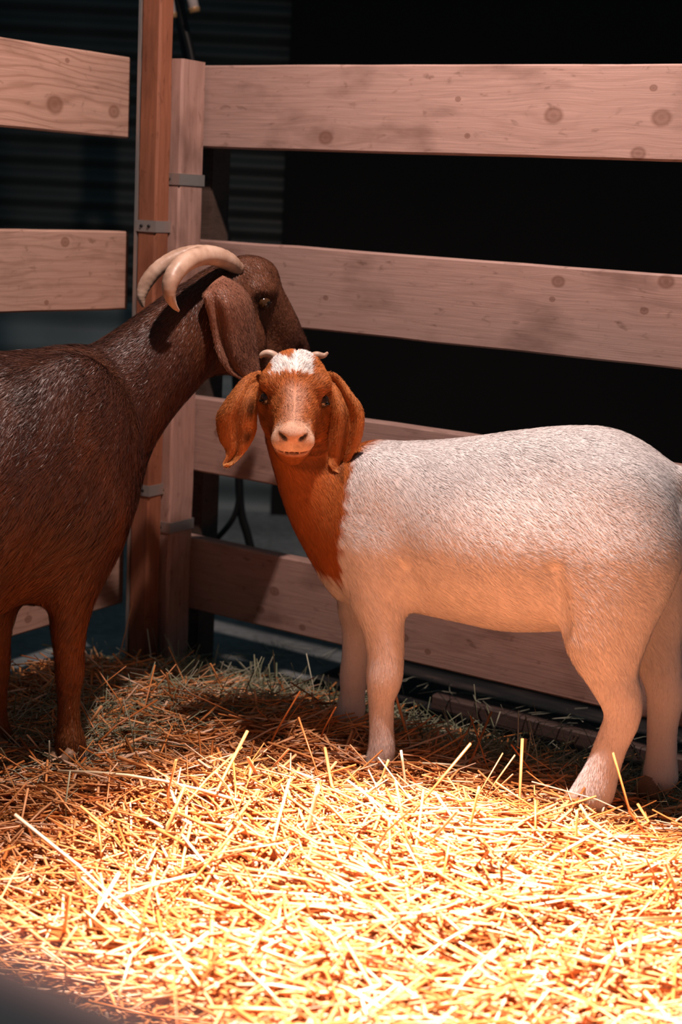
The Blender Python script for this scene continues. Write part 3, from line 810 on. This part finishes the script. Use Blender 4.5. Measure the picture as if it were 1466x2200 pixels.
# skull and muzzle
hs = [(-.065, .012, .040, .036), (-.045, .010, .060, .052), (-.02, .004, .071, .063), (.005, -.002, .068, .066), (.03, -.012, .062, .057), (.055, -.022, .056, .046), (.08, -.030, .050, .040), (.105, -.028, .047, .0385), (.122, -.022, .043, .036), (.135, -.017, .035, .029), (.142, -.014, .022, .018)]
kb.loft(HM, HO, hs, k=.02, power=2.2)
for sx in (-1, 1):
    kb.ell(hpt(sx * .046, .036, .012), (.022, .019, .017), .018, HM)       # brow
    kb.ell(hpt(sx * .040, -.035, .015), (.040, .022, .038), .03, HM)      # cheek
    kb.ell(hpt(sx * .065, .006, .028), (.020, .015, .016), .012, HM, sub=True)   # eye socket
    kb.ell(hpt(sx * .066, -.022, .062), (.036, .020, .024), .02, HM, sub=True)   # hollow under the eye
    kb.ell(hpt(sx * .022, -.012, .126), (.018, .018, .016), .012, HM)     # lip pads
kb.ell(hpt(0, .004, .05), (.06, .020, .030), .025, HM)                    # nose bridge
kb.ell(hpt(0, .010, .131), (.016, .026, .015), .010, HM)                 # nose pad
kb.ell(hpt(0, -.066, .098), (.026, .025, .020), .015, HM)                 # chin
for sx in (-1, 1):
    kb.ell(hpt(sx * .0165, .007, .149), (.013, .0075, .0062), .004, HM @ np.eye(3), sub=True)   # nostril
    kb.ell(hpt(sx * .024, .010, .143), (.010, .006, .0055), .004, HM, sub=True)
    kb.ell(hpt(sx * .017, -.030, .138), (.020, .020, .0028), .005, HM, sub=True)                  # mouth line
kb.ell(hpt(0, -.012, .149), (.008, .0025, .018), .004, HM, sub=True)      # groove under the nose
# creases: elbow, flank
kb.chain(np.array([K.at(872, 1225, .125), K.at(890, 1270, .125), K.at(892, 1320, .115)]), np.array([.006, .008, .006]), .02, sub=True)
kb.chain(np.array([K.at(1185, 1230, .145), K.at(1195, 1290, .135), K.at(1208, 1345, .12)]), np.array([.006, .009, .006]), .025, sub=True)
KV, KQ = kb.mesh(); KN, KA = vert_normals(KV, KQ)
def to_head(P):
    q = (P - HO) @ HM.T; return q[:, 1], q[:, 2], q[:, 0]     # a, b, c
K_COLLAR = K.at(764, 1100, .05)
def kid_colour(P, n=None):
    white = np.array([.80, .765, .75]); brown = np.array([.47, .140, .034]); dark = np.array([.20, .055, .016])
    Wp = P @ K.M + K.O
    nz = vnoise(P, 60, 3)
    # brown hood: head, neck and breast down to a ragged edge in front of the shoulder
    edge_u = K_COLLAR[0] - .004 + .010 * nz - .035 * sstep(.30, .16, P[:, 2]) + .05 * sstep(.60, .70, P[:, 2]) * 0
    low = sstep(.365, .385, P[:, 2] + .012 * nz)
    hood = sstep(-.006, .006, P[:, 0] - edge_u) * low
    far_neck = sstep(.62, .66, P[:, 2] + .01 * nz + .25 * (P[:, 0] - K_COLLAR[0] + .02)) * sstep(.0, .03, P[:, 0] - K_COLLAR[0] + .035)
    hood = np.maximum(hood, far_neck)
    c = white + (brown - white) * hood[:, None]
    neck_shade = hood * sstep(.60, .42, P[:, 2]) * .35  # shadow on the lower neck, painted into the coat colour
    c = c * (1 - neck_shade[:, None] * .5)
    a, b, cc = to_head(P)
    near = (np.abs(a) < .1) & (b > -.12) & (b < .11) & (cc > -.09) & (cc < .17)
    t = .60 * cc - .79 * b                                     # runs down the face
    # white bow on the crown
    jag = .004 * vnoise(P, 260, 5) + .003 * vnoise(P, 500, 6)
    top_e = np.interp(a, [-.046, -.036, -.011, .006, .030], [-.066, -.074, -.062, -.088, -.082])
    bow = sstep(-.002, .002, -.041 + jag + .004 * np.abs(a) / .03 - t) * sstep(-.002, .002, t - top_e + jag) * sstep(-.002, .002, .029 + jag - a) * sstep(-.002, .002, a + .045 + jag) * near * (cc < .05)
    blaze = near * np.exp(-((a + .006 * vnoise(P, 120, 41)) / .017) ** 2) * sstep(-.03, .0, t) * (.38 + .2 * sstep(.05, .085, t)) * (b > -.025)
    muzz = near * sstep(.090, .122, cc + .012 * nz - .3 * np.maximum(b - .01, 0)) * sstep(.036, .012, b) * sstep(-.046, -.026, b + .006 * nz) * (.55 + .2 * vnoise(P, 300, 33))
    pad = near * (cc > .118) * np.exp(-((a / .026) ** 2 + ((b - .011) / .014) ** 2))
    c = c + (np.array([.82, .62, .50]) - c) * blaze[:, None]
    c = c + (np.array([.85, .68, .52]) - c) * muzz[:, None]
    c = c + (np.array([.66, .36, .24]) - c) * (pad * .85)[:, None]
    c = c + (np.array([.90, .87, .84]) - c) * bow[:, None]
    eyes = near * np.maximum(np.exp(-(((a - .062) / .018) ** 2 + ((b - .002) / .016) ** 2 + ((cc - .03) / .02) ** 2)), np.exp(-(((a + .062) / .018) ** 2 + ((b - .002) / .016) ** 2 + ((cc - .03) / .02) ** 2)))
    c = c * (1 - .75 * eyes)[:, None]  # shade of the eye sockets darkened into the coat
    nost = near * (cc > .120) * sstep(.2, .6, np.exp(-(((np.abs(a) - .0185) / .0085) ** 2 + ((b - .008 - .35 * (np.abs(a) - .018)) / .0058) ** 2)))
    c = c * (1 - .93 * nost)[:, None]
    chin = near * sstep(-.030, -.045, b) * sstep(.05, .08, cc); c = c * (1 - .45 * chin)[:, None]  # chin painted darker to hold down the straw's bounce light
    dirt = sstep(.06, .0, P[:, 2]) * .55
    c = c * (1 - dirt[:, None] * np.array([.45, .55, .62]))
    return np.clip(c, .003, .95)
o = mesh_np('body', KV, quads=KQ, mat=m_coat, parent=kr, col=kid_colour(KV))
def kid_flow(P, n):
    D = np.zeros_like(P); D[:, 0] = -1; D[:, 2] = -.55 - .9 * sstep(.52, .30, P[:, 2])
    legs = sstep(.30, .22, P[:, 2]); D[:, 2] -= 2.5 * legs; D[:, 0] *= 1 - .7 * legs
    a, b, c = to_head(P); hd = ((np.abs(a) < .1) & (b > -.1) & (c > -.09))
    d_head = -HM[0] * .8 + HM[2] * .2
    D[hd] = d_head + np.outer(np.sign(a[hd]), HM[1]) * .5
    nk_ = (~hd) & (P[:, 0] > K_COLLAR[0]); D[nk_, 2] = -1.2
    D += .28 * np.stack([vnoise(P, 22, 1), vnoise(P, 22, 2), vnoise(P, 22, 4)], 1)
    return D
def kid_len(P):
    a, b, c = to_head(P); hd = ((np.abs(a) < .1) & (b > -.1) & (c > -.09))
    L = .015 - .006 * sstep(.30, .2, P[:, 2]); L = np.where(hd, np.where(c > .06, .006, .010), L)
    return np.where(hd & (c > .112), .0028, L)
def kid_keep(C):
    a, b, c = to_head(C); hd = ((np.abs(a) < .1) & (b > -.1) & (c > -.09))
    near = 1.0 + 0.9 * hd
    return (~hd) * np.where((C[:, 1] > -.06) | (C[:, 2] > .45), 1.0, .35) * np.where(hd & (c > .12), .35, 1)
make_fur('fur', KV, KQ, KN, KA, 230000, kid_flow, kid_len, kid_colour, m_fur_k, kr, width=.0004, keep=kid_keep, lift=.15, njit=.11, curl=.10, tone=.05)
def head_keep(C):
    a, b, c = to_head(C); hd = ((np.abs(a) < .1) & (b > -.1) & (c > -.09)); return hd * np.where(c > .125, .25, 1.0)
make_fur('head_hair', KV, KQ, KN, KA, 70000, kid_flow, kid_len, kid_colour, m_fur_k, kr, width=.00036, keep=head_keep, lift=.34, njit=.28, curl=.16, tone=.24)
for sx in (-1, 1):
    eye(kr, 'eye', hpt(sx * .0535, .006, .026), .0135, HM.T @ np.array([.62, sx * .78, .05]), m_iris, m_pupil)
m_horn, nt, b = new_mat('horn', .42, .4)
tc = nd(nt, 'ShaderNodeTexCoord'); wv = nd(nt, 'ShaderNodeTexNoise', i_Scale=24.0, i_Detail=5.0); nt.links.new(tc.outputs['Object'], wv.inputs[0])
nt.links.new(ramp(nt, [(.3, (.26, .16, .11)), (.52, (.44, .30, .22)), (.75, (.56, .43, .35))], wv.outputs[0]), b.inputs['Base Color'])
bp = nd(nt, 'ShaderNodeBump', i_Strength=.4, i_Distance=.003); nt.links.new(wv.outputs[0], bp.inputs['Height']); nt.links.new(bp.outputs[0], b.inputs['Normal'])
for pts in ([(598, 770, 9), (584, 761, 8.5), (572, 759, 7.5), (563, 763, 6), (559, 769, 3)], [(668, 768, 9), (680, 763, 8), (690, 764, 7), (698, 763, 5), (705, 757, 2.5)]):
    Q = catmull([(*K.loc(at_depth(x, y, 2.822)), r / 1090) for x, y, r in pts], 5)
    V, q, t = tube_mesh(Q[:, :3], Q[:, 3], 12); mesh_np('horn', V, quads=q, tris=t, mat=m_horn, parent=kr)
def kid_ear_col(dark_l):
    def f(u, w):
        c = np.tile(np.array([.40, .13, .035]), (len(u), 1))
        st_ = np.exp(-((w - .0) / .22) ** 2) * sstep(.25, .4, u) * sstep(.92, .8, u) * .45
        sp_ = np.exp(-(((w - .62) / .25) ** 2)) * sstep(.1, .25, u) * sstep(.85, .6, u) * (.5 + .5 * np.sin(u * 23)) * dark_l
        c = c * (1 - np.clip(st_ + sp_, 0, .8))[:, None]
        tip = sstep(.84, .95, u)  # tips painted brighter orange, as if lit by the straw
        return c + (np.array([.50, .21, .07]) - c) * tip[:, None]
    return f
pl = lambda Y: (lambda x, y, d: K.loc(at_depth(x, y, Y - d)))
toc = K.M @ np.array([0, -1.0, 0])
ear(kr, [(560, 796, 582, 838, -.045, 0), (536, 803, 562, 838, -.03, .002), (515, 820, 553, 842, -.016, .006), (495, 845, 553, 860, -.005, .014), (476, 872, 553, 885, .0, .018), (465, 893, 552, 908, .0, .018), (466, 920, 551, 925, .0, .016), (473, 948, 545, 942, .002, .012), (484, 966, 533, 963, .006, .006), (485, 982, 520, 980, .012, -.004), (479, 996, 506, 993, .018, -.008), (482, 1002, 496, 1001, .022, -.002)], pl(2.80), kid_ear_col(.9), m_coat, furmat=m_fur_k, fcount=9000, out=toc, crease=(.010, .05, .22))
ear(kr, [(685, 838, 698, 798, -.045, 0), (700, 842, 722, 802, -.03, .0), (705, 852, 742, 822, -.018, .004), (706, 866, 758, 845, -.008, .010, .012), (705, 892, 776, 868, .0, .018, .018), (702, 920, 783, 893, .0, .022, .022), (698, 945, 781, 925, .0, .022, .022), (697, 965, 774, 952, .0, .018, .018), (703, 983, 762, 972, .004, .008, .012), (707, 998, 753, 990, .010, -.004), (716, 1010, 749, 1005, .014, -.008), (728, 1017, 742, 1015, .016, -.002)], pl(2.80), kid_ear_col(.0), m_coat, furmat=m_fur_k, fcount=9000, out=toc, crease=(.026, .25, .28))
for (x, y, v, yw) in ((812, 1668, .086, 0), (742, 1572, -.095, .1), (1246, 1740, .088, 0), (1414, 1700, -.088, -.1)):
    p = K.at(x, y, v); hoof(kr, (p[0] + .012, p[1], p[2] - .012), .055, m_hoof2, yw)

# ============================ the dark brown doe
D = Goat('goat', (-.577, 2.743, .06), (.70, .714))
dr = D.root
tag(dr, 'dark brown horned goat with long hanging ears, turned away', 'goat')
db = Body((-1.02, -.34, -.03), (.78, .34, 1.10), .0052)
# torso: goat u axis, from breast to rump (the rear is outside the picture)
st = []
for x, yt, yb, w in ((250, 985, 1120, .050), (230, 900, 1165, .092), (195, 800, 1215, .125), (150, 762, 1265, .150), (80, 758, 1292, .168), (0, 762, 1300, .185)):
    a, b_ = D.at(x, yt), D.at(x, yb); st.append(((a[0] + b_[0]) / 2, (a[2] + b_[2]) / 2, (a[2] - b_[2]) / 2, w))
u0, c0, h0, _ = st[-1]
for du, top, bot, w in ((-.16, .825, .30, .20), (-.32, .83, .30, .205), (-.46, .84, .33, .19), (-.58, .83, .40, .165), (-.66, .79, .48, .12), (-.70, .72, .54, .06)):
    st.append((u0 + du, (top + bot) / 2, (top - bot) / 2, w))
db.loft(np.eye(3), np.zeros(3), sorted(st), k=.04, power=2.1, tuck=.2)
UR = u0 - .55
def dmass(x, y, v, r, k=.06): db.ell(D.at(x, y, v), r, k)
for v in (-.105, .105): dmass(150, 985, v, (.130, .062, .19)); dmass(142, 1120, v * .85, (.105, .055, .12))
def dleg(rows, lat=.9, k=.04): P, R = D.limb(rows); db.chain(P, R, k, lat)
dleg([(175, 1100, 88, -.095), (165, 1190, 66, -.095), (155, 1270, 52, -.092), (148, 1340, 39, -.09), (149, 1400, 33, -.088), (150, 1440, 32, -.087), (148, 1490, 25, -.086), (148, 1550, 24, -.085), (150, 1590, 32, -.085), (156, 1630, 37, -.085)], .95)
dleg([(60, 1130, 80, .085), (30, 1210, 60, .075), (2, 1290, 42, .07), (-8, 1360, 32, .068), (-8, 1430, 30, .067), (-10, 1490, 25, .066), (-10, 1545, 26, .066), (-4, 1590, 33, .066), (2, 1620, 36, .066)], .95)
for v in (-.11, .11):       # hind legs
    hx = UR
    P = np.array([(hx + .06, v * .8, .66), (hx + .06, v, .52), (hx + .05, v, .42), (hx - .02, v, .33), (hx - .075, v, .27), (hx - .065, v, .2), (hx - .05, v, .11), (hx - .04, v, .06), (hx - .02, v, .03)])
    db.chain(P, np.array([.14, .125, .09, .06, .045, .034, .027, .033, .035]), .04, .75)
db.chain(np.array([(u0 - .68, 0, .74), (u0 - .74, 0, .80), (u0 - .80, 0, .80)]), np.array([.035, .028, .015]), .03)
# neck and head in the goat's long plane
def dchain(rows, k=.04, lat=.8): P, R = D.limb(rows); db.chain(P, R, k, lat)
dchain([(160, 955, 155, 0), (220, 893, 138, 0), (286, 826, 119, 0), (355, 762, 107, 0), (420, 705, 98, 0), (470, 672, 88, 0)], .09, .72)
dchain([(470, 640, 60, 0), (512, 622, 66, 0), (545, 640, 66, 0), (568, 668, 60, 0), (592, 702, 54, 0), (614, 734, 46, 0), (630, 758, 40, 0), (636, 772, 30, 0)], .03, .80)
dchain([(470, 730, 72, 0), (508, 745, 62, 0), (548, 770, 48, 0), (590, 790, 36, 0), (618, 795, 26, 0)], .04, .75)
db.ell(D.at(545, 590, 0), (.05, .045, .035), .03)                          # forehead dome
for sv in (-1, 1):
    db.ell(D.at(568, 625, sv * .050), (.032, .018, .020), .02)             # brow
    db.ell(D.at(566, 650, sv * .072), (.019, .014, .015), .012, sub=True)  # socket
    db.ell(D.at(645, 752, sv * .032), (.014, .008, .008), .006, sub=True)  # nostril
    db.ell(D.at(520, 745, sv * .045), (.06, .02, .055), .03)               # cheek
# shoulder grooves
db.chain(np.array([D.at(105, 1180, -.19), D.at(100, 1240, -.18), D.at(104, 1295, -.16)]), np.array([.008, .012, .008]), .03, sub=True)
DV, DQ = db.mesh(); DN, DA = vert_normals(DV, DQ)
D_EYE = D.at(566, 650, -.06); D_NOSE = D.at(640, 750, 0); D_TOP = D.at(575, 590, 0)
def doe_colour(P, n=None):
    base = np.array([.070, .026, .016]); bounce_red = np.array([.205, .066, .019])
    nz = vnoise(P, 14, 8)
    k = np.clip(.65 * sstep(.60, .30, P[:, 2]) + .25 * nz + .3 * sstep(.45, .25, P[:, 2]), 0, 1)  # lower coat reddened to carry the straw's orange bounce light
    c = base + (bounce_red - base) * k[:, None]
    face = sstep(.18, .10, np.linalg.norm(P - D_EYE, axis=1)); c = c + (np.array([.15, .056, .026]) - c) * (face * .6)[:, None]
    sock = np.exp(-(np.linalg.norm((P - D_EYE) * [1, .5, 1.2], axis=1) / .022) ** 2); c = c * (1 - .5 * sock)[:, None]
    foot = sstep(.10, .03, P[:, 2]); c = c * (1 - .78 * foot)[:, None]
    dorsal = sstep(.80, .86, P[:, 2]) * sstep(.03, .0, np.abs(P[:, 1])); c = c * (1 - .4 * dorsal)[:, None]
    return np.clip(c, .002, 1)
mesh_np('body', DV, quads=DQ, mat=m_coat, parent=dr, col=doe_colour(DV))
d_head_dir = D.at(530, 560, 0) - D.at(640, 760, 0); d_head_dir /= np.linalg.norm(d_head_dir)
D_POLL = D.at(490, 640, 0)
def doe_head(P): return (P[:, 0] > D_POLL[0])
def doe_flow(P, n):
    F = np.zeros_like(P); F[:, 0] = -1; F[:, 2] = -.75 - .8 * sstep(.6, .35, P[:, 2])
    legs = sstep(.34, .24, P[:, 2]); F[:, 2] -= 3 * legs
    nk_ = sstep(.15, .3, P[:, 0]); F[:, 2] -= .9 * nk_
    hd = doe_head(P); F[hd] = d_head_dir
    return F + .45 * np.stack([vnoise(P, 16, 1), vnoise(P, 16, 2), vnoise(P, 16, 4)], 1)
def doe_len(P):
    L = .022 - .012 * sstep(.36, .25, P[:, 2]) - .008 * sstep(.1, .3, P[:, 0]); return np.where(doe_head(P), .008, L)
def doe_keep(C):
    return np.where(C[:, 0] > u0 - .12, 1.0, .3) * np.where((C[:, 1] < .06) | (C[:, 2] > .75), 1.0, .4) * (1 + .8 * doe_head(C))
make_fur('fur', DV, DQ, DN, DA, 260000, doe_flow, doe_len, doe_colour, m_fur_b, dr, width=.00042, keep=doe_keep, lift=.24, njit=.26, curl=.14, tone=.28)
for sv in (-1, 1):
    c = D.at(566, 650, sv * .053); eye(dr, 'eye', c, .0150, (.35, sv * .93, .05), m_iris, m_pupil)
near_h = [(512, 578, 15, -.030), (488, 560, 20, -.040), (455, 549, 21, -.055), (420, 553, 21, -.070), (388, 572, 21, -.085), (368, 602, 19, -.095), (364, 632, 14, -.098), (373, 655, 8, -.096), (384, 668, 3, -.092)]
far_h = [(505, 575, 14, .030), (470, 550, 18, .045), (425, 543, 17, .065), (380, 552, 16, .085), (340, 577, 16, .100), (314, 608, 15, .110), (304, 635, 11, .112), (306, 652, 6, .110), (309, 660, 2.5, .108)]
for rows in (near_h, far_h):
    P, R = D.limb(rows); Q = catmull(np.column_stack([P, R]), 8)
    rr = Q[:, 3] * (1 + .02 * np.sin(np.arange(len(Q)) * 2.1)); V, q, t = tube_mesh(Q[:, :3], rr, 20); mesh_np('horn', V, quads=q, tris=t, mat=m_horn, parent=dr)
def doe_ear_col(u, w):
    c = np.tile(np.array([.20, .085, .052]), (len(u), 1)); e_ = sstep(.55, 1, np.abs(w)) * .35
    return c + (np.array([.30, .15, .10]) - c) * e_[:, None]
pd_ = lambda sv: (lambda x, y, d: D.at(x, y, sv * (.085 + d)))
toc = D.M @ np.array([0, -1.0, 0])
ear(dr, [(448, 618, 478, 592, -.028, .0), (436, 632, 515, 612, -.008, .018), (440, 652, 538, 640, .004, .026, .006), (448, 680, 546, 672, .010, .026, .008), (455, 712, 549, 705, .014, .022, .008), (461, 742, 552, 738, .018, .018, .006), (472, 772, 555, 765, .022, .014), (488, 797, 558, 788, .026, .008), (510, 812, 558, 806, .030, .004), (532, 818, 552, 816, .032, .0)], pd_(-1), doe_ear_col, m_coat, th=.005, furmat=m_fur_b, fcount=12000, flen=.007, out=toc, crease=(.016, -.55, .18))
# rolled front rim of the ear
P, R = D.limb([(452, 632, 7, -.105), (460, 652, 10, -.112), (464, 690, 9, -.116), (462, 730, 6, -.116)]);
ear(dr, [(448, 618, 478, 592, -.028, .0), (436, 632, 515, 612, -.008, .018), (440, 652, 538, 640, .004, .026), (448, 690, 546, 680, .012, .024), (461, 742, 552, 738, .02, .018), (488, 797, 558, 788, .026, .008), (532, 818, 552, 816, .032, .0)], pd_(1), doe_ear_col, m_coat, th=.005, out=-toc)
for (x, y, v, yw) in ((160, 1664, -.085, 0), (8, 1650, .066, .05)):
    p = D.at(x, y, v); hoof(dr, (p[0] + .01, p[1], max(p[2] - .01, -.035)), .075, m_hoof, yw)
for v in (-.11, .11): hoof(dr, (UR - .01, v, -.02), .075, m_hoof)
for (x, y, v) in ((148, 1624, -.118), (121, 1622, -.075), (2, 1600, .03)):
    p = D.at(x, y, v); Q = np.array([p + (.008, 0, .008), p, p + (-.012, -.002, -.006), p + (-.018, -.003, -.012)])
    V, q, t = tube_mesh(Q, (.012, .013, .012, .007), 12); mesh_np('dewclaw', V, quads=q, tris=t, mat=m_hoof2, parent=dr)
